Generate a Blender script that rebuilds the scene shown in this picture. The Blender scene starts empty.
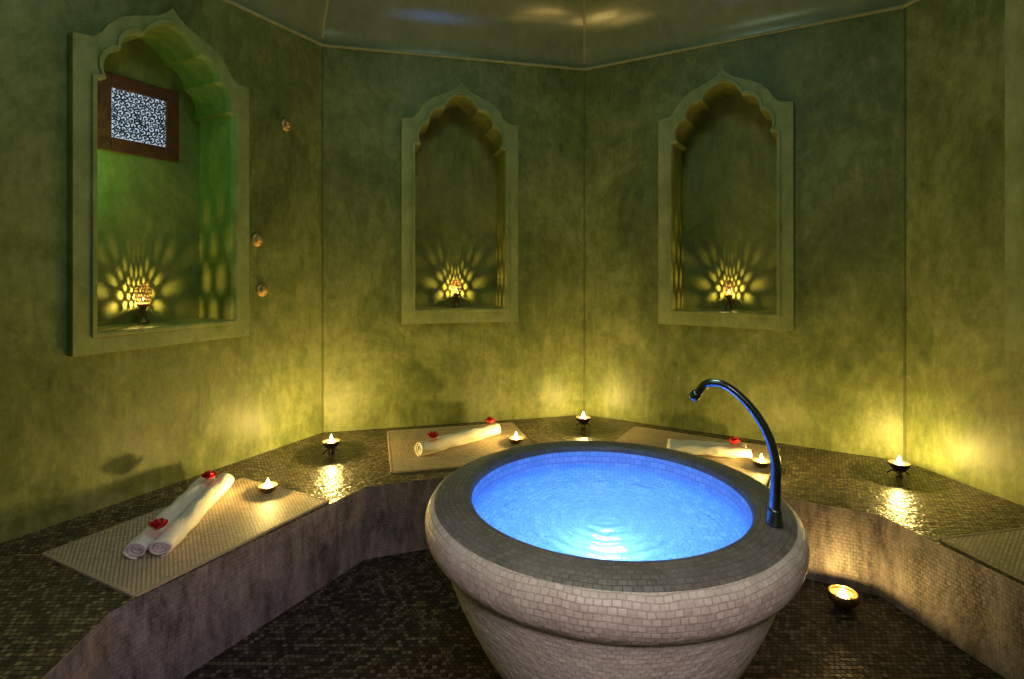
import bpy, bmesh, math, random
from mathutils import Vector, Matrix
from mathutils.geometry import tessellate_polygon
random.seed(7)
S = bpy.context.scene
COL = S.collection
PI = math.pi
try:
    S.view_settings.view_transform = 'Standard'
    S.view_settings.look = 'None'
except Exception:
    pass

# ------------------------------------------------------------------ camera
F = 560.0; HOR = 268.0; CAMZ = 1.13
cd = bpy.data.cameras.new('camera'); cam = bpy.data.objects.new('camera', cd); COL.objects.link(cam)
cam.location = (0, 0, CAMZ); cam.rotation_euler = (PI/2, 0, 0)
cd.sensor_width = 36; cd.lens = 36*F/1024; cd.shift_y = -(339.5-HOR)/1024
cd.clip_start = 0.02
S.camera = cam
w = bpy.data.worlds.new('world'); S.world = w; w.use_nodes = True
w.node_tree.nodes['Background'].inputs[0].default_value = (0.02, 0.03, 0.05, 1)

BENCH = 0.28; TOP = 2.28

# ------------------------------------------------------------------ materials
def newmat(name):
    m = bpy.data.materials.new(name); m.use_nodes = True
    nt = m.node_tree; nt.nodes.clear()
    out = nt.nodes.new('ShaderNodeOutputMaterial')
    return m, nt, out
def N(nt, t, **kw):
    n = nt.nodes.new(t)
    for k, v in kw.items():
        if k.startswith('i_'):
            key = k[2:]
            n.inputs[int(key) if key.isdigit() else key.replace('_', ' ')].default_value = v
        else: setattr(n, k, v)
    return n
def ramp(nt, stops):
    r = nt.nodes.new('ShaderNodeValToRGB'); cr = r.color_ramp
    while len(cr.elements) < len(stops): cr.elements.new(0.5)
    for e, (p, c) in zip(cr.elements, stops):
        e.position = p; e.color = (c[0], c[1], c[2], 1)
    return r
def L(nt, a, b): nt.links.new(a, b)

def plaster(name, dark, mid, light, rough=0.55, bump=0.10, scale=1.0, spread=0.15, spec=0.3):
    m, nt, out = newmat(name)
    p = N(nt, 'ShaderNodeBsdfPrincipled'); L(nt, p.outputs[0], out.inputs[0])
    p.inputs['Specular IOR Level'].default_value = spec
    tc = N(nt, 'ShaderNodeTexCoord')
    n1 = N(nt, 'ShaderNodeTexNoise', i_Scale=1.9*scale, i_Detail=14.0, i_Roughness=0.74)
    n1.inputs['Distortion'].default_value = 0.5
    n2 = N(nt, 'ShaderNodeTexNoise', i_Scale=20*scale, i_Detail=12.0, i_Roughness=0.77)
    n3 = N(nt, 'ShaderNodeTexNoise', i_Scale=70*scale, i_Detail=4.0, i_Roughness=0.6)
    st = N(nt, 'ShaderNodeTexNoise', i_Scale=9*scale, i_Detail=11.0, i_Roughness=0.8); st.inputs['Distortion'].default_value = 0.9
    mp = N(nt, 'ShaderNodeMapping'); mp.inputs['Scale'].default_value = (1, 1, 0.8)
    mq = N(nt, 'ShaderNodeMapping'); mq.inputs['Scale'].default_value = (2.0, 2.0, 0.6); mq.inputs['Rotation'].default_value = (0.35, 0.4, 0.1)
    L(nt, tc.outputs['Object'], mp.inputs[0]); L(nt, tc.outputs['Object'], mq.inputs[0])
    for n in (n1, n2, n3): L(nt, mp.outputs[0], n.inputs['Vector'])
    L(nt, mq.outputs[0], st.inputs['Vector'])
    m1 = N(nt, 'ShaderNodeMath', operation='MULTIPLY_ADD'); m1.inputs[1].default_value = 0.45; L(nt, n2.outputs['Fac'], m1.inputs[0]); L(nt, n1.outputs['Fac'], m1.inputs[2])
    m2 = N(nt, 'ShaderNodeMath', operation='MULTIPLY_ADD'); m2.inputs[1].default_value = 0.5; L(nt, st.outputs['Fac'], m2.inputs[0]); L(nt, m1.outputs[0], m2.inputs[2])
    m3 = N(nt, 'ShaderNodeMath', operation='MULTIPLY'); m3.inputs[1].default_value = 1/1.95; L(nt, m2.outputs[0], m3.inputs[0])
    r = ramp(nt, [(0.40, dark), (0.49, mid), (0.595, light)])
    L(nt, m3.outputs[0], r.inputs[0]); L(nt, r.outputs[0], p.inputs['Base Color'])
    rr = N(nt, 'ShaderNodeMapRange'); rr.inputs[3].default_value = rough-0.1; rr.inputs[4].default_value = rough+spread
    L(nt, n2.outputs['Fac'], rr.inputs[0]); L(nt, rr.outputs[0], p.inputs['Roughness'])
    ad = N(nt, 'ShaderNodeMath', operation='MULTIPLY_ADD'); ad.inputs[1].default_value = 0.12
    L(nt, n3.outputs['Fac'], ad.inputs[0]); L(nt, m2.outputs[0], ad.inputs[2])
    b = N(nt, 'ShaderNodeBump', i_Strength=bump, i_Distance=0.015); L(nt, ad.outputs[0], b.inputs['Height']); L(nt, b.outputs[0], p.inputs['Normal'])
    return m

def mosaic(name, cols, mortar, tw, th, coord='UV', rough=0.3, bump=0.5, offset=0.5, msize=0.0012, stain=None, spec=0.5, wob=0.008, streak=(1.6, 0.45, 1), tilt=0.5, stops=(0.42, 0.68)):
    m, nt, out = newmat(name)
    p = N(nt, 'ShaderNodeBsdfPrincipled'); L(nt, p.outputs[0], out.inputs[0])
    tc = N(nt, 'ShaderNodeTexCoord')
    src = tc.outputs['UV'] if coord == 'UV' else tc.outputs['Object']
    nz = N(nt, 'ShaderNodeTexNoise', i_Scale=9.0, i_Detail=3.0); L(nt, src, nz.inputs['Vector'])
    vm = N(nt, 'ShaderNodeVectorMath', operation='MULTIPLY_ADD'); vm.inputs[1].default_value = (wob, wob, 0)
    L(nt, nz.outputs['Color'], vm.inputs[0]); L(nt, src, vm.inputs[2])
    br = N(nt, 'ShaderNodeTexBrick'); br.offset = offset; br.squash = 1.0
    br.inputs['Color1'].default_value = (0, 0, 0, 1); br.inputs['Color2'].default_value = (1, 1, 1, 1); br.inputs['Mortar'].default_value = (0.5, 0.5, 0.5, 1)
    br.inputs['Scale'].default_value = 1.0; br.inputs['Mortar Size'].default_value = msize; br.inputs['Mortar Smooth'].default_value = 0.3
    br.inputs['Brick Width'].default_value = tw; br.inputs['Row Height'].default_value = th
    L(nt, vm.outputs[0], br.inputs['Vector'])
    n = len(cols)
    r = ramp(nt, [(i/(n-1), c) for i, c in enumerate(cols)])
    L(nt, br.outputs['Color'], r.inputs[0])
    mx = N(nt, 'ShaderNodeMix', data_type='RGBA'); L(nt, br.outputs['Fac'], mx.inputs['Factor'])
    L(nt, r.outputs[0], mx.inputs[6]); mx.inputs[7].default_value = (*mortar, 1)
    last = mx.outputs[2]
    if stain:
        mp = N(nt, 'ShaderNodeMapping'); mp.inputs['Scale'].default_value = streak
        L(nt, src, mp.inputs[0])
        ns = N(nt, 'ShaderNodeTexNoise', i_Scale=stain[1], i_Detail=12.0, i_Roughness=0.78); L(nt, mp.outputs[0], ns.inputs['Vector'])
        ns.inputs['Distortion'].default_value = 0.3
        rs = ramp(nt, [(stops[0], (0, 0, 0)), (stops[1], (1, 1, 1))]); L(nt, ns.outputs['Fac'], rs.inputs[0])
        sm = N(nt, 'ShaderNodeMath', operation='MULTIPLY'); sm.inputs[1].default_value = stain[2]; L(nt, rs.outputs[0], sm.inputs[0])
        mm = N(nt, 'ShaderNodeMix', data_type='RGBA'); L(nt, sm.outputs[0], mm.inputs['Factor'])
        L(nt, last, mm.inputs[6]); mm.inputs[7].default_value = (*stain[0], 1); last = mm.outputs[2]
    L(nt, last, p.inputs['Base Color'])
    rr = N(nt, 'ShaderNodeMapRange'); rr.inputs[3].default_value = rough; rr.inputs[4].default_value = min(1, rough+0.5)
    L(nt, br.outputs['Fac'], rr.inputs[0]); L(nt, rr.outputs[0], p.inputs['Roughness'])
    p.inputs['Specular IOR Level'].default_value = spec
    inv = N(nt, 'ShaderNodeMath', operation='SUBTRACT'); inv.inputs[0].default_value = 1.0; L(nt, br.outputs['Fac'], inv.inputs[1])
    n5 = N(nt, 'ShaderNodeTexNoise', i_Scale=45.0, i_Detail=2.0); L(nt, src, n5.inputs['Vector'])
    ad = N(nt, 'ShaderNodeMath', operation='MULTIPLY_ADD'); ad.inputs[1].default_value = tilt
    L(nt, br.outputs['Color'], ad.inputs[0]); L(nt, inv.outputs[0], ad.inputs[2])
    ad2 = N(nt, 'ShaderNodeMath', operation='MULTIPLY_ADD'); ad2.inputs[1].default_value = 1.8
    L(nt, n5.outputs['Fac'], ad2.inputs[0]); L(nt, ad.outputs[0], ad2.inputs[2])
    b = N(nt, 'ShaderNodeBump', i_Strength=bump, i_Distance=0.003); L(nt, ad2.outputs[0], b.inputs['Height']); L(nt, b.outputs[0], p.inputs['Normal'])
    return m

def simple(name, col, rough=0.5, metal=0.0, noise=0.0, nscale=40, bump=0.0, emit=None, spec=0.5):
    m, nt, out = newmat(name)
    p = N(nt, 'ShaderNodeBsdfPrincipled'); L(nt, p.outputs[0], out.inputs[0])
    p.inputs['Roughness'].default_value = rough; p.inputs['Metallic'].default_value = metal
    p.inputs['Specular IOR Level'].default_value = spec
    tc = N(nt, 'ShaderNodeTexCoord'); nz = N(nt, 'ShaderNodeTexNoise', i_Scale=nscale, i_Detail=5.0)
    L(nt, tc.outputs['Object'], nz.inputs['Vector'])
    a = [max(0, c*(1-noise)) for c in col]; b_ = [min(1, c*(1+noise)) for c in col]
    r = ramp(nt, [(0.3, a), (0.7, b_)]); L(nt, nz.outputs['Fac'], r.inputs[0]); L(nt, r.outputs[0], p.inputs['Base Color'])
    if bump:
        b = N(nt, 'ShaderNodeBump', i_Strength=bump, i_Distance=0.004); L(nt, nz.outputs['Fac'], b.inputs['Height']); L(nt, b.outputs[0], p.inputs['Normal'])
    if emit:
        p.inputs['Emission Color'].default_value = (*emit[0], 1); p.inputs['Emission Strength'].default_value = emit[1]
    return m

def flame_mat(name, strength):
    m, nt, out = newmat(name)
    t = N(nt, 'ShaderNodeBsdfTransparent'); e = N(nt, 'ShaderNodeEmission'); a = N(nt, 'ShaderNodeAddShader')
    e.inputs[0].default_value = (1, 0.66, 0.25, 1); e.inputs[1].default_value = strength
    L(nt, t.outputs[0], a.inputs[0]); L(nt, e.outputs[0], a.inputs[1]); L(nt, a.outputs[0], out.inputs[0])
    return m
def water_mat():
    m, nt, out = newmat('water')
    g = N(nt, 'ShaderNodeBsdfGlass'); g.inputs['Color'].default_value = (0.9, 0.97, 1, 1); g.inputs['Roughness'].default_value = 0.0; g.inputs['IOR'].default_value = 1.33
    tc = N(nt, 'ShaderNodeTexCoord')
    wv = N(nt, 'ShaderNodeTexWave', wave_type='RINGS', rings_direction='Z'); wv.inputs['Scale'].default_value = 9; wv.inputs['Distortion'].default_value = 3; wv.inputs['Detail'].default_value = 2; wv.inputs['Detail Scale'].default_value = 2
    nz = N(nt, 'ShaderNodeTexNoise', i_Scale=7.0, i_Detail=1.0)
    mp = N(nt, 'ShaderNodeMapping'); mp.inputs['Location'].default_value = (0.01, 0.06, 0)
    L(nt, tc.outputs['Object'], mp.inputs[0])
    L(nt, mp.outputs[0], wv.inputs['Vector']); L(nt, tc.outputs['Object'], nz.inputs['Vector'])
    ln = N(nt, 'ShaderNodeVectorMath', operation='LENGTH'); L(nt, mp.outputs[0], ln.inputs[0])
    fo = N(nt, 'ShaderNodeMapRange'); fo.inputs[1].default_value = 0.03; fo.inputs[2].default_value = 0.27; fo.inputs[3].default_value = 1.7; fo.inputs[4].default_value = 0.08
    L(nt, ln.outputs['Value'], fo.inputs[0])
    wm = N(nt, 'ShaderNodeMath', operation='MULTIPLY'); L(nt, wv.outputs['Fac'], wm.inputs[0]); L(nt, fo.outputs[0], wm.inputs[1])
    ad = N(nt, 'ShaderNodeMath', operation='MULTIPLY_ADD'); ad.inputs[1].default_value = 0.35
    L(nt, nz.outputs['Fac'], ad.inputs[0]); L(nt, wm.outputs[0], ad.inputs[2])
    b = N(nt, 'ShaderNodeBump', i_Strength=0.65, i_Distance=0.005); L(nt, ad.outputs[0], b.inputs['Height']); L(nt, b.outputs[0], g.inputs['Normal'])
    L(nt, g.outputs[0], out.inputs[0])
    return m
def weave_mat():
    m, nt, out = newmat('woven_mat')
    p = N(nt, 'ShaderNodeBsdfPrincipled'); L(nt, p.outputs[0], out.inputs[0]); p.inputs['Roughness'].default_value = 0.6
    tc = N(nt, 'ShaderNodeTexCoord')
    ck = N(nt, 'ShaderNodeTexBrick'); ck.offset = 0.5
    ck.inputs['Color1'].default_value = (0.76, 0.60, 0.40, 1); ck.inputs['Color2'].default_value = (0.54, 0.41, 0.26, 1); ck.inputs['Mortar'].default_value = (0.09, 0.062, 0.035, 1)
    ck.inputs['Scale'].default_value = 1; ck.inputs['Brick Width'].default_value = 0.0125; ck.inputs['Row Height'].default_value = 0.0105; ck.inputs['Mortar Size'].default_value = 0.0017; ck.inputs['Mortar Smooth'].default_value = 0.8
    L(nt, tc.outputs['Object'], ck.inputs['Vector']); L(nt, ck.outputs['Color'], p.inputs['Base Color'])
    inv = N(nt, 'ShaderNodeMath', operation='SUBTRACT'); inv.inputs[0].default_value = 1; L(nt, ck.outputs['Fac'], inv.inputs[1])
    b = N(nt, 'ShaderNodeBump', i_Strength=0.9, i_Distance=0.003); L(nt, inv.outputs[0], b.inputs['Height']); L(nt, b.outputs[0], p.inputs['Normal'])
    return m

M = {}
M['wall'] = plaster('green_plaster', (0.062, 0.086, 0.026), (0.142, 0.170, 0.050), (0.28, 0.30, 0.118), rough=0.44, spec=0.35, bump=0.08)
M['frame'] = plaster('green_grey_frame_plaster', (0.145, 0.185, 0.07), (0.235, 0.27, 0.105), (0.35, 0.38, 0.18), rough=0.46)
M['recess'] = plaster('niche_plaster', (0.10, 0.125, 0.030), (0.175, 0.198, 0.052), (0.28, 0.295, 0.09))
M['ceiling'] = plaster('ceiling_plaster', (0.15, 0.19, 0.115), (0.21, 0.245, 0.155), (0.28, 0.305, 0.205), rough=0.19, bump=0.06, scale=0.6, spread=0.05, spec=0.65)
M['trim'] = plaster('trim_plaster', (0.28, 0.27, 0.14), (0.38, 0.36, 0.19), (0.48, 0.45, 0.27), rough=0.5)
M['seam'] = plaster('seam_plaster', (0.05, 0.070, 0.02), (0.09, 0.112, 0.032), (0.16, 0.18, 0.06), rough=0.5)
M['floor'] = mosaic('floor_mosaic', [(0.011, 0.0075, 0.006), (0.038, 0.026, 0.019), (0.135, 0.095, 0.068)], (0.004, 0.003, 0.0025), 0.0165, 0.0155, 'Object', rough=0.42, msize=0.0013, bump=0.9, tilt=1.8, spec=0.38)
M['bench_top'] = mosaic('bench_top_mosaic', [(0.038, 0.030, 0.018), (0.096, 0.076, 0.040), (0.27, 0.215, 0.112)], (0.014, 0.011, 0.007), 0.0152, 0.0138, 'Object', rough=0.34, bump=1.0, spec=0.55, msize=0.0013, tilt=2.6)
M['bench_face'] = mosaic('bench_face_mosaic', [(0.070, 0.054, 0.059), (0.094, 0.075, 0.081), (0.122, 0.098, 0.105)], (0.066, 0.051, 0.055), 0.018, 0.0125, 'UV', rough=0.55, bump=0.7, stain=((0.44, 0.365, 0.38), 6.0, 0.88), streak=(2.4, 0.7, 1), stops=(0.39, 0.68))
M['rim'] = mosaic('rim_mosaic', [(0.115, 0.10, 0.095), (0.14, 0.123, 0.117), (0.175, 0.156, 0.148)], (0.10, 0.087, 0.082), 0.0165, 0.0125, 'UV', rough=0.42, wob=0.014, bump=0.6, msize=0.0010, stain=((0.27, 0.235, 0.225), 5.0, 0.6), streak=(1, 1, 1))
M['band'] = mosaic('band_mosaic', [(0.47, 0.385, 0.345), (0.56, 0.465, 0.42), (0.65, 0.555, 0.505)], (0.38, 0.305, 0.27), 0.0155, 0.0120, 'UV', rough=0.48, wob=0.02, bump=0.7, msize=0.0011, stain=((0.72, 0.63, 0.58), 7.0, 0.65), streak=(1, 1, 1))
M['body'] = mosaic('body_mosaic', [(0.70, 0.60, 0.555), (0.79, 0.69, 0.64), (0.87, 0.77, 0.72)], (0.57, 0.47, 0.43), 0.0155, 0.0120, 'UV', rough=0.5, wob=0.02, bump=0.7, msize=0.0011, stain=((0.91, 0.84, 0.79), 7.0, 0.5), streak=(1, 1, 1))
M['inner'] = mosaic('inner_mosaic', [(0.30, 0.46, 0.76), (0.37, 0.54, 0.82), (0.45, 0.62, 0.88)], (0.22, 0.36, 0.66), 0.024, 0.017, 'UV', rough=0.35, bump=0.3, msize=0.0013)  # blue glow above the waterline is put into the tile colour
M['towel'] = simple('towel_cloth', (0.80, 0.76, 0.68), 0.95, noise=0.08, nscale=200, bump=0.9)
M['rose'] = simple('rose_petal', (0.50, 0.006, 0.016), 0.5, noise=0.4, nscale=60)
M['brass'] = simple('hammered_brass', (0.42, 0.27, 0.10), 0.33, 1.0, noise=0.3, nscale=90, bump=0.5)
M['knob'] = simple('pale_gold_brass', (0.60, 0.42, 0.18), 0.38, 0.8, noise=0.35, nscale=120, bump=0.7)
M['bowl'] = simple('aged_brass', (0.20, 0.125, 0.05), 0.36, 0.9, noise=0.5, nscale=110, bump=0.8)
M['shade'] = simple('pierced_metal', (0.13, 0.075, 0.03), 0.55, 0.4, noise=0.25, nscale=90)
M['darkmetal'] = simple('dark_bronze', (0.05, 0.038, 0.026), 0.35, 0.8, noise=0.3, nscale=60, bump=0.3)
M['steel'] = simple('dark_steel', (0.22, 0.25, 0.32), 0.22, 1.0, noise=0.08, nscale=50)
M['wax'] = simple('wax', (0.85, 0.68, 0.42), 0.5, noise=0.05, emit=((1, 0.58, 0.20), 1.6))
M['wick'] = simple('wick', (0.02, 0.015, 0.01), 0.9)
M['wood'] = simple('dark_carved_wood', (0.095, 0.024, 0.010), 0.45, noise=0.4, nscale=30, bump=0.3)
M['lattice'] = simple('lattice_metal', (0.02, 0.024, 0.03), 0.5, 0.3)
M['pane'] = simple('daylit_pane', (0.7, 0.8, 0.95), 0.4, emit=((0.66, 0.80, 1.0), 0.62))
M['lens'] = simple('lamp_lens', (0.6, 0.8, 1), 0.3, emit=((0.5, 0.8, 1.0), 2.6))
M['flame'] = flame_mat('flame', 30); M['lamp_flame'] = flame_mat('lamp_flame', 9)
M['mat'] = weave_mat()
M['mat_edge'] = simple('mat_binding', (0.44, 0.35, 0.22), 0.8, noise=0.15, nscale=120, bump=0.4)

# ------------------------------------------------------------------ object helpers
def link(name, me, mat, parent=None):
    o = bpy.data.objects.new(name, me); COL.objects.link(o)
    if mat is not None: me.materials.append(mat)
    if parent is not None: o.parent = parent
    return o
def from_bm(name, bm, mat, parent=None, smooth=False):
    bmesh.ops.recalc_face_normals(bm, faces=bm.faces[:])
    me = bpy.data.meshes.new(name); bm.to_mesh(me); bm.free()
    if smooth:
        for p in me.polygons: p.use_smooth = True
    return link(name, me, mat, parent)
def raw(name, verts, faces, mat, parent=None, smooth=False, recalc=True):
    bm = bmesh.new(); vs = [bm.verts.new(v) for v in verts]
    for f in faces:
        try: bm.faces.new([vs[i] for i in f])
        except ValueError: pass
    if recalc: bmesh.ops.recalc_face_normals(bm, faces=bm.faces[:])
    me = bpy.data.meshes.new(name); bm.to_mesh(me); bm.free()
    if smooth:
        for p in me.polygons: p.use_smooth = True
    return link(name, me, mat, parent)
def tag(o, label, cat, group=None, kind=None):
    o['label'] = label; o['category'] = cat
    if group: o['group'] = group
    if kind: o['kind'] = kind
    return o
def thing(name, label, cat, loc, rz=0, group=None):
    e = bpy.data.objects.new(name, None); COL.objects.link(e)
    e.location = loc; e.rotation_euler = (0, 0, rz); e.empty_display_size = 0.05
    return tag(e, label, cat, group)
def structure(o): o['kind'] = 'structure'; return o
def lathe(name, prof, mat, parent=None, seg=48, uvr=None, smooth=True, flip=False):
    verts = []; faces = []; uvs = []
    ln = [0]
    for a, b in zip(prof, prof[1:]): ln.append(ln[-1]+math.hypot(b[0]-a[0], b[1]-a[1]))
    R = uvr or max(p[0] for p in prof)
    ring = []
    for (r, z) in prof:
        if r < 1e-6: ring.append([len(verts)]*seg); verts.append((0, 0, z))
        else:
            ring.append(list(range(len(verts), len(verts)+seg)))
            for k in range(seg):
                a = 2*PI*k/seg; verts.append((r*math.cos(a), r*math.sin(a), z))
    for i in range(len(prof)-1):
        for k in range(seg):
            k2 = (k+1) % seg
            idx = [ring[i][k], ring[i][k2], ring[i+1][k2], ring[i+1][k]]
            uv = [(2*PI*R*k/seg, ln[i]), (2*PI*R*(k+1)/seg, ln[i]), (2*PI*R*(k+1)/seg, ln[i+1]), (2*PI*R*k/seg, ln[i+1])]
            if flip: idx = idx[::-1]; uv = uv[::-1]
            f = []; u = []
            for q, t in zip(idx, uv):
                if q not in f: f.append(q); u.append(t)
            if len(f) >= 3: faces.append(f); uvs += u
    me = bpy.data.meshes.new(name); me.from_pydata(verts, [], faces); me.update()
    ul = me.uv_layers.new(name='UVMap')
    for i, t in enumerate(uvs): ul.data[i].uv = t
    if smooth:
        for p in me.polygons: p.use_smooth = True
    return link(name, me, mat, parent)
def tube_bm(bm, pts, rad, seg=16, cap=True):
    pts = [Vector(p) for p in pts]; n = len(pts); rings = []
    rads = rad if isinstance(rad, (list, tuple)) else [rad]*n
    up = None
    for i, p in enumerate(pts):
        t = (pts[min(i+1, n-1)]-pts[max(i-1, 0)]).normalized()
        if up is None:
            up = Vector((0, 0, 1)) if abs(t.z) < 0.9 else Vector((1, 0, 0))
        x = (up-t*up.dot(t)).normalized(); y = t.cross(x); up = x
        rings.append([bm.verts.new(p+rads[i]*(x*math.cos(2*PI*k/seg)+y*math.sin(2*PI*k/seg))) for k in range(seg)])
    for a, b in zip(rings, rings[1:]):
        for k in range(seg): bm.faces.new((a[k], a[(k+1) % seg], b[(k+1) % seg], b[k]))
    if cap: bm.faces.new(rings[0][::-1]); bm.faces.new(rings[-1])
def catmull(pts, n=8):
    P = [Vector(p) for p in pts]; P = [2*P[0]-P[1]]+P+[2*P[-1]-P[-2]]; out = []
    for i in range(1, len(P)-2):
        for k in range(n):
            t = k/n; a, b, c, d = P[i-1:i+3]
            out.append(0.5*((2*b)+(c-a)*t+(2*a-5*b+4*c-d)*t*t+(3*b-a-3*c+d)*t**3))
    out.append(P[-2]); return out
def spline2(pts, n=4): return [(max(p.x, 0), p.y) for p in catmull([(a, b, 0) for a, b in pts], n)]
def box_bm(bm, x0, x1, y0, y1, z0, z1):
    v = [bm.verts.new((x, y, z)) for z in (z0, z1) for x, y in ((x0, y0), (x1, y0), (x1, y1), (x0, y1))]
    for f in ((3, 2, 1, 0), (4, 5, 6, 7), (0, 1, 5, 4), (1, 2, 6, 5), (2, 3, 7, 6), (3, 0, 4, 7)): bm.faces.new([v[i] for i in f])
def bevel(o, wd, seg=2, ang=30):
    b = o.modifiers.new('bevel', 'BEVEL'); b.width = wd; b.segments = seg; b.limit_method = 'ANGLE'; b.angle_limit = math.radians(ang)
def light(name, kind, loc, col, energy, aim=None, **kw):
    ld = bpy.data.lights.new(name, kind); ld.color = col; ld.energy = energy
    for k, v in kw.items(): setattr(ld, k, v)
    o = bpy.data.objects.new(name, ld); COL.objects.link(o); o.location = loc
    if aim is not None: o.rotation_euler = (Vector(aim)-Vector(loc)).to_track_quat('-Z', 'Y').to_euler()
    return o

# ------------------------------------------------------------------ room shell (octagon)
OUT = [(-1.666, 1.56), (-0.98, 2.894), (0.42, 3.246), (1.728, 2.462), (2.043, 1.016), (1.29, -0.22), (-0.144, -0.58), (-1.415, 0.18)]
INN = [(-0.993, 1.384), (-0.571, 2.173), (0.306, 2.474), (1.266, 1.927), (1.466, 1.10), (0.93, 0.42), (-0.025, 0.17), (-0.92, 0.55)]
CX, CY = 0.16, 1.34
class Wall:
    def __init__(s, i):
        s.p0 = Vector(OUT[i]); s.p1 = Vector(OUT[(i+1) % 8]); d = s.p1-s.p0
        s.len = d.length; s.u = d.normalized(); s.n = Vector((-s.u.y, s.u.x)); s.rz = math.atan2(s.u.y, s.u.x)
    def at(s, u, d, z): p = s.p0+s.u*u+s.n*d; return (p.x, p.y, z)
W = [Wall(i) for i in range(8)]

def lobe(a, b, bulge, n=8):
    a = Vector(a); b = Vector(b); d = b-a; nrm = Vector((d.y, -d.x)).normalized()
    return [tuple(a+d*(k/n)+nrm*bulge*math.sin(PI*k/n)**0.7) for k in range(1, n)]
def stretch(P, tall):
    if not tall: return P
    out = []
    for x, z in P:
        if z > 1.09: z = 1.29+(z-1.09)*0.62
        elif z > 0.9: z = 0.9+(z-0.9)*2.05
        out.append((x, z))
    return out
def half_open(w, tall=False):
    e = w-0.072
    P = [(e, .075), (e, .955), (e-.03, .962)]
    c = [(e-.03, .962), (e-.076, 1.078), (e-.158, 1.160), (0, 1.238)]
    for i, bl in enumerate((.030, .027, .017)):
        P += lobe(c[i], c[i+1], bl); P.append(c[i+1])
    return stretch(P, tall)
def half_outer(w, tall=False):
    k = w/0.328
    return stretch([(w, 0), (w, 1.09), (.268*k, 1.098), (.243*k, 1.122), (.222*k, 1.158), (.186*k, 1.196), (.14*k, 1.222), (.095*k, 1.240), (.055*k, 1.258), (.025*k, 1.28), (0, 1.308)], tall)
def mirror(h):
    return h+[(-x, z) for x, z in reversed(h[:-1])]
SILL = 0.832
NICHE = {0: (0.708, 0.338, False), 1: (0.720, 0.320, False), 2: (0.763, 0.324, False), 3: (0.757, 0.328, True)}
wall_names = ['wall_left', 'wall_back_left', 'wall_back_right', 'wall_right', 'wall_near_right', 'wall_front_right', 'wall_front_left', 'wall_near_left']
for i, wl in enumerate(W):
    outer = [(0, 0), (wl.len, 0), (wl.len, TOP), (0, TOP)]
    loops = [[Vector((x, z, 0)) for x, z in outer]]
    if i in NICHE:
        uc, w_, tall = NICHE[i]
        loops.append([Vector((uc+x, z+SILL, 0)) for x, z in mirror(half_open(w_, tall))])
    flat = [p for l in loops for p in l]
    tris = tessellate_polygon(loops)
    verts = [wl.at(p.x, 0, p.y) for p in flat]
    structure(raw(wall_names[i], verts, tris, M['wall'], recalc=False))

niche_labels = {0: 'large scalloped niche on left wall, holding the little lattice window',
                1: 'scalloped plaster niche facing the viewer, directly above the towel behind the basin',
                2: 'scalloped plaster niche above the tap, right of the room corner',
                3: 'plaster niche cut off by the right edge of the photo'}
ND = 0.21; FR = 0.028
def ring_part(name, ho, hi, y0, y1, mat, parent, bw):
    loops = [[Vector((x, z, 0)) for x, z in ho], [Vector((x, z, 0)) for x, z in hi]]
    flat = loops[0]+loops[1]; no, ni = len(ho), len(hi); nt_ = no+ni
    verts = [(p.x, y0, p.y) for p in flat]+[(p.x, y1, p.y) for p in flat]
    faces = [tuple(tr) for tr in tessellate_polygon(loops)]
    for k in range(no): k2 = (k+1) % no; faces.append((k, k2, k2+nt_, k+nt_))
    for k in range(ni): a = no+k; b = no+(k+1) % ni; faces.append((a, b, b+nt_, a+nt_))
    o = raw(name, verts, faces, mat, parent); bevel(o, bw, 2, 25)
    return o
for i, (uc, w_, tall) in NICHE.items():
    wl = W[i]
    t = thing('arched_niche', niche_labels[i], 'niche', wl.at(uc, 0, SILL), wl.rz, 'arched wall niches')
    ho, hi = mirror(half_outer(w_, tall)), mirror(half_open(w_, tall))
    ring_part('frame', ho, hi, -FR, -0.0005, M['frame'], t, 0.005)
    zc = 0.62
    mo = [(x*1.062, zc+(z-zc)*(1.032 if z > zc else 1.03)) for x, z in hi]
    ring_part('moulding', mo, [(x*1.004, zc+(z-zc)*1.002) for x, z in hi], -FR-.008, -FR+.001, M['frame'], t, 0.003)
    verts = [(x, 0, z) for x, z in hi]+[(x, ND, z) for x, z in hi]
    ni = len(hi)
    faces = [(k, (k+1) % ni, (k+1) % ni+ni, k+ni) for k in range(ni)]
    faces += [tuple(a+ni for a in tr) for tr in tessellate_polygon([[Vector((x, z, 0)) for x, z in hi]])]
    raw('recess', verts, faces, M['recess'], t)

structure(raw('floor', [(x, y, 0) for x, y in OUT], [tuple(range(8))], M['floor']))
# vault: eight curved facets, each smooth in itself, with a crease where two meet
verts = []; faces = []; RN = 32
def vault(x, y, r):
    th = (PI/2)*r/RN*0.985; s = math.cos(th)
    return (CX+(x-CX)*s, CY+(y-CY)*s, TOP+0.66*math.sin(th))
for k in range(8):
    (xa, ya), (xb, yb) = OUT[k], OUT[(k+1) % 8]; q = len(verts)
    for r in range(RN+1):
        for x, y in ((xa, ya), (xb, yb)): verts.append(vault(x, y, r))
    for r in range(RN): faces.append((q+2*r, q+2*r+1, q+2*r+3, q+2*r+2))
    if k == 0: tops = []
    tops.append(q+2*RN)
faces.append(tuple(tops))
structure(raw('ceiling', verts, faces, M['ceiling'], smooth=True))
def inset_poly(P, d):
    out = []
    for i in range(8):
        a, b, c = Vector(P[i-1]), Vector(P[i]), Vector(P[(i+1) % 8])
        u1 = (b-a).normalized(); u2 = (c-b).normalized()
        n1 = Vector((u1.y, -u1.x)); n2 = Vector((u2.y, -u2.x)); bis = (n1+n2).normalized()
        q = b+bis*(d/bis.dot(n1)); out.append((q.x, q.y))
    return out
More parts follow.
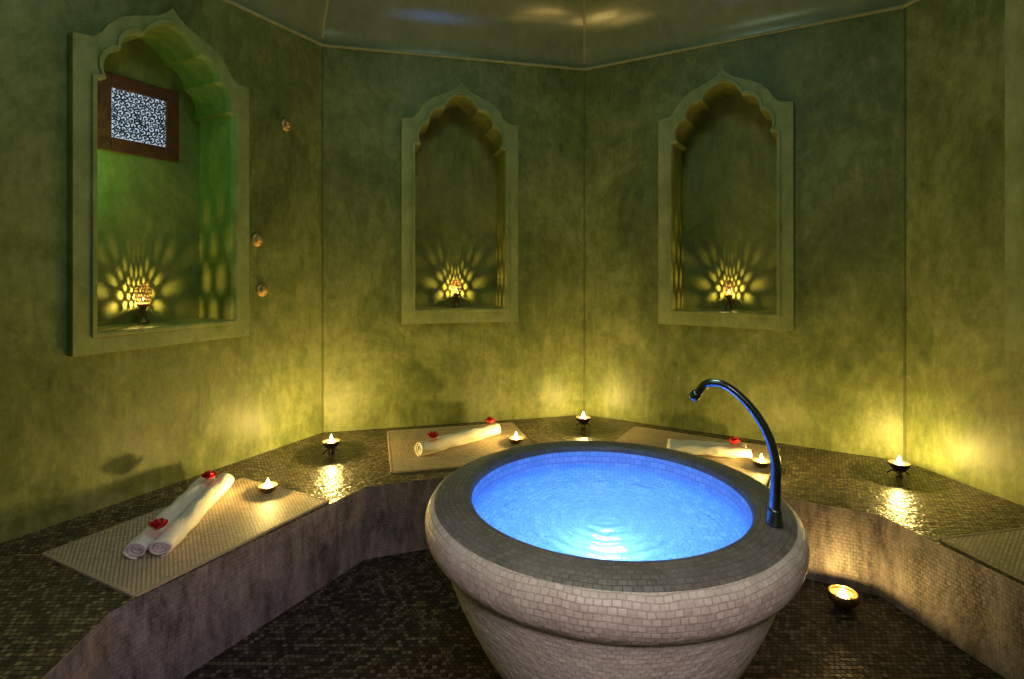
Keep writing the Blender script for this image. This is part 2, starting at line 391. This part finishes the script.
verts = []; faces = []
prof = [(0.0005, TOP-0.007), (0.009, TOP-0.007), (0.011, TOP), (0.009, TOP+0.007), (0.0005, TOP+0.007)]
for d, z in prof: verts += [(x, y, z) for x, y in inset_poly(OUT, d)]
for r in range(len(prof)-1):
    for k in range(8): k2 = (k+1) % 8; faces.append((r*8+k, r*8+k2, r*8+8+k2, r*8+8+k))
structure(raw('trim_1', verts, faces, M['trim']))
# slim plastered seams standing in the corners between the wall facets, carried on up the vault
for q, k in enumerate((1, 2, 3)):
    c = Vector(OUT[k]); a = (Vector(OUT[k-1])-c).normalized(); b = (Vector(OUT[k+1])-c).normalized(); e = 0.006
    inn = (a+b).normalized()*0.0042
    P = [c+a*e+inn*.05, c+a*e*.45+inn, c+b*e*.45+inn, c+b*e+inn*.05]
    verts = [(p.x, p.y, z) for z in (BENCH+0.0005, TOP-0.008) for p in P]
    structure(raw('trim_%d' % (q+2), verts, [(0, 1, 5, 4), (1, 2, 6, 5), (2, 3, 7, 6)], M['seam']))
    verts = []; faces = []
    for r in range(1, 17):
        for p in P: verts.append(vault(p.x, p.y, r))
        if r > 1:
            s0 = len(verts)-8; faces += [(s0+j, s0+j+1, s0+j+5, s0+j+4) for j in range(3)]
    structure(raw('trim_%d' % (q+5), verts, faces, M['trim'], smooth=True))

# ------------------------------------------------------------------ built-in bench
bt = thing('built_in_bench', 'low mosaic tiled masonry bench running all around the green walls', 'bench', (0, 0, 0))
BO = inset_poly(OUT, 0.003)
RIN = INN
loops = [[Vector((x, y, 0)) for x, y in BO], [Vector((x, y, 0)) for x, y in RIN]]
verts = [(p.x, p.y, BENCH) for l in loops for p in l]; faces = [tuple(t) for t in tessellate_polygon(loops)]
raw('bench_top', verts, faces, M['bench_top'], bt)
me_v = []; me_f = []; uv = []; acc = 0; nr = len(RIN)
for k in range(nr):
    a, b = RIN[k], RIN[(k+1) % nr]; l_ = math.hypot(b[0]-a[0], b[1]-a[1]); q = len(me_v)
    me_v += [(a[0], a[1], 0.0), (b[0], b[1], 0.0), (b[0], b[1], BENCH), (a[0], a[1], BENCH)]
    me_f.append((q, q+1, q+2, q+3)); uv += [(acc, 0), (acc+l_, 0), (acc+l_, BENCH), (acc, BENCH)]; acc += l_
me = bpy.data.meshes.new('bench_face'); me.from_pydata(me_v, [], me_f); ul = me.uv_layers.new(name='UVMap')
for i, t in enumerate(uv): ul.data[i].uv = t
link('bench_face', me, M['bench_face'], bt)

# ------------------------------------------------------------------ basin
BX, BY = 0.236, 1.400
bas = thing('mosaic_basin', 'large round mosaic tiled basin standing in the middle of the floor', 'basin', (BX, BY, 0))
lathe('rim', [(.336, .560), (.338, .571), (.345, .578), (.358, .58), (.385, .579), (.410, .573), (.426, .5655)], M['rim'], bas, 96, 0.39)
lathe('band', spline2([(.426, .5655), (.438, .556), (.446, .541), (.4485, .523), (.447, .507), (.442, .492), (.434, .480), (.425, .471), (.416, .465)]), M['band'], bas, 96, 0.42)
lathe('body', spline2([(.417, .466), (.408, .449), (.396, .42), (.377, .37), (.348, .305), (.311, .235), (.269, .175), (.232, .125), (.207, .08), (.198, .03), (.196, 0)])+[(0, 0)], M['body'], bas, 96, 0.38)
lathe('inner_bowl', spline2([(.336, .561), (.335, .54), (.330, .49), (.316, .44), (.288, .395), (.24, .36), (.17, .34), (.08, .333)])+[(0, .332)], M['inner'], bas, 96, 0.33)
lathe('underwater_lamp', [(0, .343), (.03, .342), (.037, .339), (.04, .333)], M['lens'], bas, 32)
wt = lathe('water', [(0, 0), (.05, 0), (.12, 0), (.2, 0), (.28, 0), (.332, 0)], water_mat(), None, 96, flip=True)
if wt.data.polygons[0].normal.z < 0: wt.data.flip_normals()
wt.location = (BX, BY, 0.522)
tag(wt, 'rippling water glowing bright blue inside the mosaic basin', 'water', kind='stuff')
light('basin_blue_light', 'AREA', (BX, BY, 0.516), (0.14, 0.36, 0.92), 2.6, shape='DISK', size=0.50)
light('basin_glow_light', 'AREA', (BX-0.01, BY-0.02, 0.40), (0.42, 0.70, 1.0), 0.60, shape='DISK', size=0.05)

# ------------------------------------------------------------------ tap
fa = math.radians(-31); fx, fy = BX+0.383*math.cos(fa), BY+0.383*math.sin(fa)
fz = math.atan2(BY-fy, BX-fx)
tap = thing('water_tap', 'tall curved metal tap fixed on the basin rim', 'tap', (fx, fy, 0.5795), fz)
lathe('base_flange', [(0, 0), (.0175, 0), (.0175, .006), (.0155, .010), (.0140, .03), (.0132, .034), (0, .034)], M['steel'], tap, 32)
pts = catmull([(0, 0, .03), (-.002, 0, .08), (-.001, 0, .14), (.018, 0, .20), (.055, 0, .253), (.100, 0, .287), (.140, 0, .288), (.163, 0, .262)], 8)
bm = bmesh.new(); n_ = len(pts); tube_bm(bm, pts, [0.0115-0.003*min(1, i/(n_*0.6)) for i in range(n_)], 20)
from_bm('spout', bm, M['steel'], tap, True)
bm = bmesh.new(); tip = pts[-1]; dr = (pts[-1]-pts[-2]).normalized()
tube_bm(bm, [tip-dr*.004, tip, tip+dr*.012, tip+dr*.016], [.009, .0115, .0115, .010], 20)
from_bm('nozzle', bm, M['steel'], tap, True)

# ------------------------------------------------------------------ mats
def mat_(p0, d, n, Ld, Wd, label):
    d = Vector(d).normalized(); rz = math.atan2(d.y, d.x)
    t = thing('woven_mat', label, 'mat', (p0[0], p0[1], BENCH), rz, 'woven seat mats on the bench')
    bm = bmesh.new(); nx, ny = 24, 18; g = []
    for zt in (0.0005, 0.006):
        g.append([[bm.verts.new((Ld*i/nx, Wd*j/ny, zt)) for j in range(ny+1)] for i in range(nx+1)])
    for s in (0, 1):
        for i in range(nx):
            for j in range(ny): bm.faces.new((g[s][i][j], g[s][i+1][j], g[s][i+1][j+1], g[s][i][j+1]))
    for i in range(nx):
        for j in (0, ny): bm.faces.new((g[0][i][j], g[0][i+1][j], g[1][i+1][j], g[1][i][j]))
    for j in range(ny):
        for i in (0, nx): bm.faces.new((g[0][i][j], g[0][i][j+1], g[1][i][j+1], g[1][i][j]))
    from_bm('weave', bm, M['mat'], t)
    bm = bmesh.new(); e = .006
    for a in ((-0.001, e, 0, Wd), (Ld-e, Ld+.001, 0, Wd), (e, Ld-e, -.001, e), (e, Ld-e, Wd-e, Wd+.001)): box_bm(bm, *a, 0.0004, 0.0068)
    from_bm('edge_binding', bm, M['mat_edge'], t)
    return t
mat_((-0.972, 1.44), (.457, .889), 0, .67, .47, 'pale woven mat on the left bench under the nearest towel')
mat_((-0.50, 2.315), (.97, .244), 0, .67, .60, 'pale woven mat on the back bench left of the basin')
mat_((.655-.283, 2.985-.472), (.8577, -.514), 0, .70, .55, 'pale woven mat partly hidden behind the basin and tap')
mat_((1.335, 1.75), (.213, -.977), 0, .67, .46, 'empty woven mat on the right bench, cut by the photo edge')

# ------------------------------------------------------------------ towels
def towel(a, b, label, R=0.034, ph=0.0, sides=(-1, 1), FL=0.82):
    a = Vector(a); b = Vector(b); c = (a+b)/2; Ln = (b-a).length; rz = math.atan2(b.y-a.y, b.x-a.x)
    t = thing('rolled_towel', label, 'towel', (c.x, c.y, BENCH+0.0070), rz, 'rolled white towels')
    for s in sides:
        bm = bmesh.new(); turns = 3.25; n = 90; nx = 40; th = 0.0066; rows = []
        dirn = s if s else 1
        yo = s*(R*0.945-0.003)
        for k in range(n+1):
            q = k/n; ang = turns*2*PI*q; r = 0.005+(R-0.005)*q
            ang0 = -PI/2-turns*2*PI
            rr_ = max(r-th, 0.0008)
            prs = ((dirn*-r*math.cos(ang0+ang), R+r*math.sin(ang0+ang)), (dirn*-rr_*math.cos(ang0+ang), R+rr_*math.sin(ang0+ang)))
            row = []
            for (yy, zz) in prs:
                vs = []
                for i in range(nx+1):
                    f = i/nx; x = -Ln/2+Ln*f
                    if i == 0: x += 0.012*(1-q)+0.004*math.sin(ang+ph)
                    if i == nx: x -= 0.012*(1-q)+0.004*math.sin(ang+1+ph)
                    bul = 1-0.02*(1+math.sin(i*0.5+ph))*.5-0.02*(1+math.sin(i*1.23+2*ph))*.5
                    lump = 0.0014*math.sin(ang*2.0+i*.6+ph)+0.0013*math.sin(ang*3+i*.27)+0.0006*math.sin(ang*5-i*.8)
                    yv = yo+yy*bul+0.0015*math.sin(i*.33+ph)+(lump if q > .7 else 0)
                    zv = zz*FL*(1+0.025*math.sin(i*.4+ph*2+s*1.3)-.01)+(lump*.8 if q > .7 else 0)
                    vs.append(bm.verts.new((x, yv, max(zv, 0.0002))))
                row.append(vs)
            rows.append(row)
        for k in range(n):
            for i in range(nx):
                bm.faces.new((rows[k][0][i], rows[k][0][i+1], rows[k+1][0][i+1], rows[k+1][0][i]))
                bm.faces.new((rows[k][1][i], rows[k][1][i+1], rows[k+1][1][i+1], rows[k+1][1][i]))
            for i in (0, nx): bm.faces.new((rows[k][0][i], rows[k][1][i], rows[k+1][1][i], rows[k+1][0][i]))
        for k in (0, n):
            for i in range(nx): bm.faces.new((rows[k][0][i], rows[k][0][i+1], rows[k][1][i+1], rows[k][1][i]))
        from_bm('roll', bm, M['towel'], t, True)
    return t, c, rz, Ln, R*2*FL*1.035
T1 = towel((-1.055, 1.62), (-1.14, 2.16), 'white double rolled towel on the left bench mat, nearest the viewer', 0.037, .4, FL=.74)
T2 = towel((-0.415, 2.50), (-0.075, 2.83), 'white rolled towel on the back bench mat left of the basin', 0.041, 1.9, sides=(0,), FL=.82)
T3 = towel((0.72, 2.58), (1.06, 2.51), 'white rolled towel behind the basin, left of the tap', 0.036, 3.1, FL=.66)

# ------------------------------------------------------------------ roses
def rose(loc, label, r=0.03, rz=0.0, tilt=0.12):
    bm = bmesh.new()
    def petal(a0, width, rad, h0, h1, flare):
        g = []; nu, nv = 6, 6
        for i in range(nu+1):
            u = -1+2*i/nu; row = []
            for j in range(nv+1):
                v = j/nv
                wv = width*math.sin(PI*(0.18+0.62*v))
                ang = a0+u*wv
                rr = rad*(0.25+0.75*math.sin(v*PI*0.55))+flare*v*v*rad
                z = h0+(h1-h0)*v*(1-0.22*u*u*v)
                row.append(bm.verts.new((rr*math.cos(ang), rr*math.sin(ang), z)))
            g.append(row)
        for i in range(nu):
            for j in range(nv): bm.faces.new((g[i][j], g[i+1][j], g[i+1][j+1], g[i][j+1]))
    for k in range(3): petal(k*2.1, 1.2, r*.34, r*.1, r*1.25, -.1)
    for k in range(5): petal(k*1.257+.4, .85, r*.62, r*.05, r*1.1, .12)
    for k in range(6): petal(k*1.047+.1, .72, r*.85, 0, r*.8, .28)
    o = from_bm('rose_blossom', bm, M['rose'], None, True)
    so = o.modifiers.new('thickness', 'SOLIDIFY'); so.thickness = 0.001
    o.location = loc; o.rotation_euler = (tilt, 0.05, rz)
    tag(o, label, 'flower', 'red roses on the towels')
    return o
def on_towel(T, s, off=0.0):
    t, c, rz, Ln, H = T
    return (c.x+math.cos(rz)*s*Ln-math.sin(rz)*off, c.y+math.sin(rz)*s*Ln+math.cos(rz)*off, BENCH+0.0070+H+0.0022)
rose(on_towel(T1, .36), 'red rose on the far end of the left bench towel', .024, .3)
rose(on_towel(T1, -.38), 'red rose on the near end of the left bench towel', .024, 1.1)
rose(on_towel(T2, -.36, -.010), 'red rose on the left end of the towel beside the basin', .025, .6)
rose(on_towel(T2, .38, -.010), 'red rose on the right end of the towel beside the basin', .025, 2.0)
rose(on_towel(T3, .33), 'red rose on the towel behind the basin near the tap', .026, 2.6)

# ------------------------------------------------------------------ candles
WARM = (1.0, 0.68, 0.18)
def candle(loc, label, style, energy, flame_h=0.028, k=1.0, deep=1.0):
    t = thing('candle_bowl' if style == 'bowl' else 'candle_stand', label, 'candle', loc, random.uniform(0, 6), 'lit tealight candles')
    if style == 'bowl':
        pr = [(0, 0), (.018, 0), (.022, .002), (.030, .008), (.0345, .017), (.0355, .025), (.0335, .0255), (.032, .019), (.027, .012), (.020, .0085), (0, .008)]
        if deep > 1: pr = [(0, 0), (.016, 0), (.017, .004), (.026, .010), (.034, .020), (.0385, .032), (.0375, .042), (.035, .048), (.033, .0475), (.0355, .041), (.0365, .032), (.031, .022), (.020, .0165), (0, .016)]
        lathe('bowl', [(r*k, z) for r, z in pr], M['bowl'], t, 40)
        zc = .0085 if deep == 1 else .0168
    else:
        d = -.014
        lathe('cup', [(0, .036+d), (.014, .037+d), (.026, .045+d), (.035, .057+d), (.041, .069+d), (.0415, .071+d), (.038, .0705+d), (.032, .060+d), (.024, .052+d), (0, .050+d)], M['darkmetal'], t, 40)
        lathe('stem', [(0, .037+d), (.010, .037+d), (.008, .018), (.012, .013), (.008, .008), (.014, .004), (.014, .0), (0, .0)], M['darkmetal'], t, 20)
        for q in range(3):
            a = q*2*PI/3; bm = bmesh.new()
            pts = catmull([(.008*math.cos(a), .008*math.sin(a), .016), (.024*math.cos(a), .024*math.sin(a), .019), (.036*math.cos(a), .036*math.sin(a), .011), (.044*math.cos(a), .044*math.sin(a), .0035)], 5)
            tube_bm(bm, pts, .0033, 8); from_bm('leg', bm, M['darkmetal'], t, True)
        zc = .0505+d
    hw = .012 if style == 'bowl' and deep == 1 else .018
    lathe('wax', [(0, zc), (.0185, zc), (.0185, zc+hw), (.017, zc+hw+.0015), (.004, zc+hw-.0005), (0, zc+hw-.0005)], M['wax'], t, 28)
    zz = zc+hw-.0005
    lathe('wick', [(0, zz), (.0009, zz), (.0009, zz+.006), (0, zz+.006)], M['wick'], t, 8)
    zf = zz+.003; fh = flame_h
    lathe('flame', [(0, zf), (.0045, zf+.15*fh), (.0075, zf+.35*fh), (.0062, zf+.58*fh), (.0026, zf+.85*fh), (0, zf+fh*1.1)], M['flame'], t, 16)
    light('candle_light', 'POINT', (loc[0], loc[1], loc[2]+zf+fh*.5), WARM, energy, shadow_soft_size=0.007)
candle((-0.83, 2.57, BENCH), 'lit candle in dark stand at the corner right of the left wall niche', 'stand', 10.5)
candle((-0.92, 2.11, BENCH+.0070), 'lit candle in brass bowl beside the left bench towel', 'bowl', 5.4, .026)
candle((0.02, 2.70, BENCH+.0070), 'lit candle in bowl just behind the left part of the basin rim', 'bowl', 4.6)
candle((0.38, 2.98, BENCH), 'lit candle in dark stand at the back corner behind the basin', 'stand', 7.5)
candle((1.06, 2.38, BENCH+.0070), 'lit candle in bowl on the bench behind the tap', 'bowl', 4.6)
candle((1.58, 2.285, BENCH), 'lit candle in dark stand at the right bench corner', 'stand', 8.5)
candle((1.107, 1.872, 0), 'lit candle in deep round bowl on the floor right of the basin', 'bowl', 2.3, .028, 1.25, 2)

# ------------------------------------------------------------------ niche lanterns
lant_labels = {0: 'perforated candle lantern in the left niche below the lattice window', 1: 'perforated candle lantern in the middle niche above the towel', 2: 'perforated candle lantern in the niche above the tap'}
for i in (0, 1, 2):
    wl = W[i]; uc, w_, tall = NICHE[i]; p = wl.at(uc+(-0.005 if i == 0 else 0.0), 0.160, SILL+0.0753)
    t = thing('niche_lantern', lant_labels[i], 'lantern', p, wl.rz, 'perforated lanterns in the niches')
    lathe('foot', [(0, 0), (.023, 0), (.023, .004), (.014, .010), (.0105, .03), (.0135, .039), (.0105, .048), (.013, .062), (.022, .073), (.022, .077), (0, .077)], M['bowl'], t, 28)
    seg = 18; pr = [(.022, .0772), (.0275, .091), (.030, .107), (.0305, .123), (.028, .138), (.021, .150), (.010, .157)]
    bm = bmesh.new()
    def P3(r, z, a): return Vector((r*math.cos(a), r*math.sin(a), z))
    for j in range(len(pr)-1):
        for k in range(seg):
            off = 0.5*(j % 2); a0 = 2*PI*(k+off)/seg; a1 = 2*PI*(k+1+off)/seg
            n8 = 4
            c = [P3(pr[j][0], pr[j][1], a0+(a1-a0)*q/n8) for q in range(n8)]
            c += [P3(pr[j][0], pr[j][1], a1).lerp(P3(pr[j+1][0], pr[j+1][1], a1), q/n8) for q in range(n8)]
            c += [P3(pr[j+1][0], pr[j+1][1], a1+(a0-a1)*q/n8) for q in range(n8)]
            c += [P3(pr[j+1][0], pr[j+1][1], a0).lerp(P3(pr[j][0], pr[j][1], a0), q/n8) for q in range(n8)]
            cen = sum(c, Vector())/len(c); e0 = (c[4]+c[8]+c[5]+c[6]+c[7])/5-cen; e1 = (c[8]+c[9]+c[10]+c[11]+c[12])/5-cen
            inner = []
            for q in range(16):
                th = 2*PI*q/16-3*PI/4
                cc, ss = math.cos(th), math.sin(th)
                inner.append(cen+e0*(cc*.42*(1-.55*abs(ss)))+e1*(ss*.86))
            vo = [bm.verts.new(v) for v in c]; vi = [bm.verts.new(v) for v in inner]
            for q in range(16): bm.faces.new((vo[q], vo[(q+1) % 16], vi[(q+1) % 16], vi[q]))
    top = bm.verts.new((0, 0, .160)); rg = [bm.verts.new(P3(.010, .157, 2*PI*k/36)) for k in range(36)]
    for k in range(36): bm.faces.new((rg[k], rg[(k+1) % 36], top))
    bmesh.ops.remove_doubles(bm, verts=bm.verts[:], dist=0.00003)
    from_bm('pierced_shade', bm, M['shade'], t)
    lathe('flame', [(0, .084), (.0035, .090), (.0055, .097), (.004, .106), (0, .116)], M['lamp_flame'], t, 14)
    light('lantern_light', 'POINT', (p[0], p[1], p[2]+.090), WARM, 4.2, shadow_soft_size=0.003)

# ------------------------------------------------------------------ lattice window in the left niche
def px_plane(wl, px, py, d):
    """pixel of the photograph -> (u, z) on the plane set back by d behind a wall"""
    dx = (px-512)/F; o = wl.p0+wl.n*d
    k = o.dot(wl.n)/Vector((dx, 1)).dot(wl.n)
    p = Vector((dx, 1))*k
    return (p-wl.p0).dot(wl.u), CAMZ-(py-HOR)/F*k
wl = W[0]
ua, za = px_plane(wl, 94, 151, ND); ub, zb = px_plane(wl, 178, 160, ND); uc_, zc_ = px_plane(wl, 94, 71, ND); ud_, zd_ = px_plane(wl, 178, 91, ND)
z0 = (za+zb)/2; z1 = (zc_+zd_)/2; um = (ua+ub)/2; ww = (ub-ua)/2*.985; hh = (z1-z0)/2
wn = bpy.data.objects.new('window_1', None); COL.objects.link(wn)
wn.location = wl.at(um, ND, z0); wn.rotation_euler = (0, 0, wl.rz); wn['kind'] = 'structure'
b_ = ww*0.34
bm = bmesh.new()
box_bm(bm, -ww, -ww+b_, -.012, -.001, 0, 2*hh); box_bm(bm, ww-b_, ww, -.012, -.001, 0, 2*hh)
box_bm(bm, -ww+b_, ww-b_, -.012, -.001, 0, b_); box_bm(bm, -ww+b_, ww-b_, -.012, -.001, 2*hh-b_, 2*hh)
wf = from_bm('window_frame', bm, M['wood'], wn); bevel(wf, .003, 2)
bm = bmesh.new(); iw = ww-b_; ih = hh-b_
box_bm(bm, -iw, iw, -.004, -.001, b_, 2*hh-b_); from_bm('pane', bm, M['pane'], wn)
# filigree of interlaced curls and leaves
bm = bmesh.new(); sp = 2*iw/9.0; hw = sp*0.09
def ribbon(P):
    for (xa, za_), (xb, zb_) in zip(P, P[1:]):
        mx_, mz_ = (xa+xb)/2, (za_+zb_)/2
        if not (-iw+hw < mx_ < iw-hw and b_+hw < mz_ < 2*hh-b_-hw): continue
        d = Vector((xb-xa, zb_-za_)).normalized(); nx_, nz_ = -d.y*hw, d.x*hw
        bm.faces.new([bm.verts.new((x, -.008, z)) for x, z in ((xa+nx_, za_+nz_), (xb+nx_, zb_+nz_), (xb-nx_, zb_-nz_), (xa-nx_, za_-nz_))])
nrow = int(2*ih/(sp*0.866))+3
for r in range(-1, nrow):
    for c in range(-1, 11):
        cx = -iw+sp*(c+0.5*(r % 2))+random.uniform(-.06, .06)*sp; cz = b_+sp*0.866*r+random.uniform(-.06, .06)*sp
        ph = PI*(c % 4)/2+PI*(r % 3)/3; sg = 1 if (c+r) % 2 else -1; turns = 1.25
        P = []
        for k in range(26):
            f = k/25; a = ph+sg*turns*2*PI*f; rr = sp*(.68-.52*f)
            P.append((cx+rr*math.cos(a), cz+rr*math.sin(a)))
        ribbon(P)
        if -iw+hw*3 < cx < iw-hw*3 and b_+hw*3 < cz < 2*hh-b_-hw*3:
            lx = sp*.22
            bm.faces.new([bm.verts.new((cx+lx*math.cos(ph)*math.cos(PI*k/5)-lx*.45*math.sin(ph)*math.sin(PI*k/5), -.008, cz+lx*math.sin(ph)*math.cos(PI*k/5)+lx*.45*math.cos(ph)*math.sin(PI*k/5))) for k in range(10)])
lt = from_bm('lattice', bm, M['lattice'], wn)
so = lt.modifiers.new('thickness', 'SOLIDIFY'); so.thickness = .002

# ------------------------------------------------------------------ wall knobs
for px, py, lab in ((286, 125, 'round brass wall knob highest of the three beside the left niche'), (257, 240, 'round brass wall knob in the middle of the three beside the left niche'), (262, 290, 'round brass wall knob lowest of the three beside the left niche')):
    u, z = px_plane(wl, px, py, 0); p = wl.at(u, -0.0005, z)
    t = thing('wall_knob', lab, 'knob', p, wl.rz, 'brass wall knobs')
    ro = lathe('rosette', [(0, 0), (.030, 0), (.031, .004), (.027, .008), (.020, .009), (.014, .011), (0, .011)], M['knob'], t, 28)
    kn = lathe('handle', [(.011, .010), (.011, .013), (.016, .015), (.018, .019), (.015, .023), (.009, .025), (0, .026)], M['knob'], t, 24)
    for o in (ro, kn): o.rotation_euler = (PI/2, 0, 0)

# ------------------------------------------------------------------ lights
light('dome_fill_light', 'AREA', (CX, CY, 2.80), (0.66, 1.0, 0.74), 9, shape='DISK', size=0.6)  # unseen fill added under the vault to lift walls and floor
light('wall_fill_light', 'POINT', (-0.70, 0.10, 1.95), (0.70, 1.0, 0.74), 4.0, shadow_soft_size=0.2)  # added fill, no fixture here; evens the walls and gives the vault sheen
light('basin_fill_light', 'SPOT', (0.1, -0.25, 1.6), (1.0, 0.83, 0.81), 64, aim=(0.26, 1.05, 0.26), spot_size=math.radians(44), spot_blend=0.9, shadow_soft_size=0.15)  # added spot without a real source, brightens the front of the basin
light('violet_light', 'SPOT', (0.0, 0.35, 1.15), (0.92, 0.66, 0.98), 24, aim=(-0.85, 1.62, 0.14), spot_size=math.radians(50), spot_blend=1.0, shadow_soft_size=0.08)
# green strip standing against the hidden left side of the left niche, shining across it
wl = W[0]; uc, w_, tall = NICHE[0]
light('niche_green_light', 'AREA', wl.at(uc-w_+0.080, 0.11, 1.55), (0.30, 1.0, 0.26), 0.7, aim=wl.at(uc+0.2, 0.11, 1.55), shape='RECTANGLE', size=0.12, size_y=0.5)
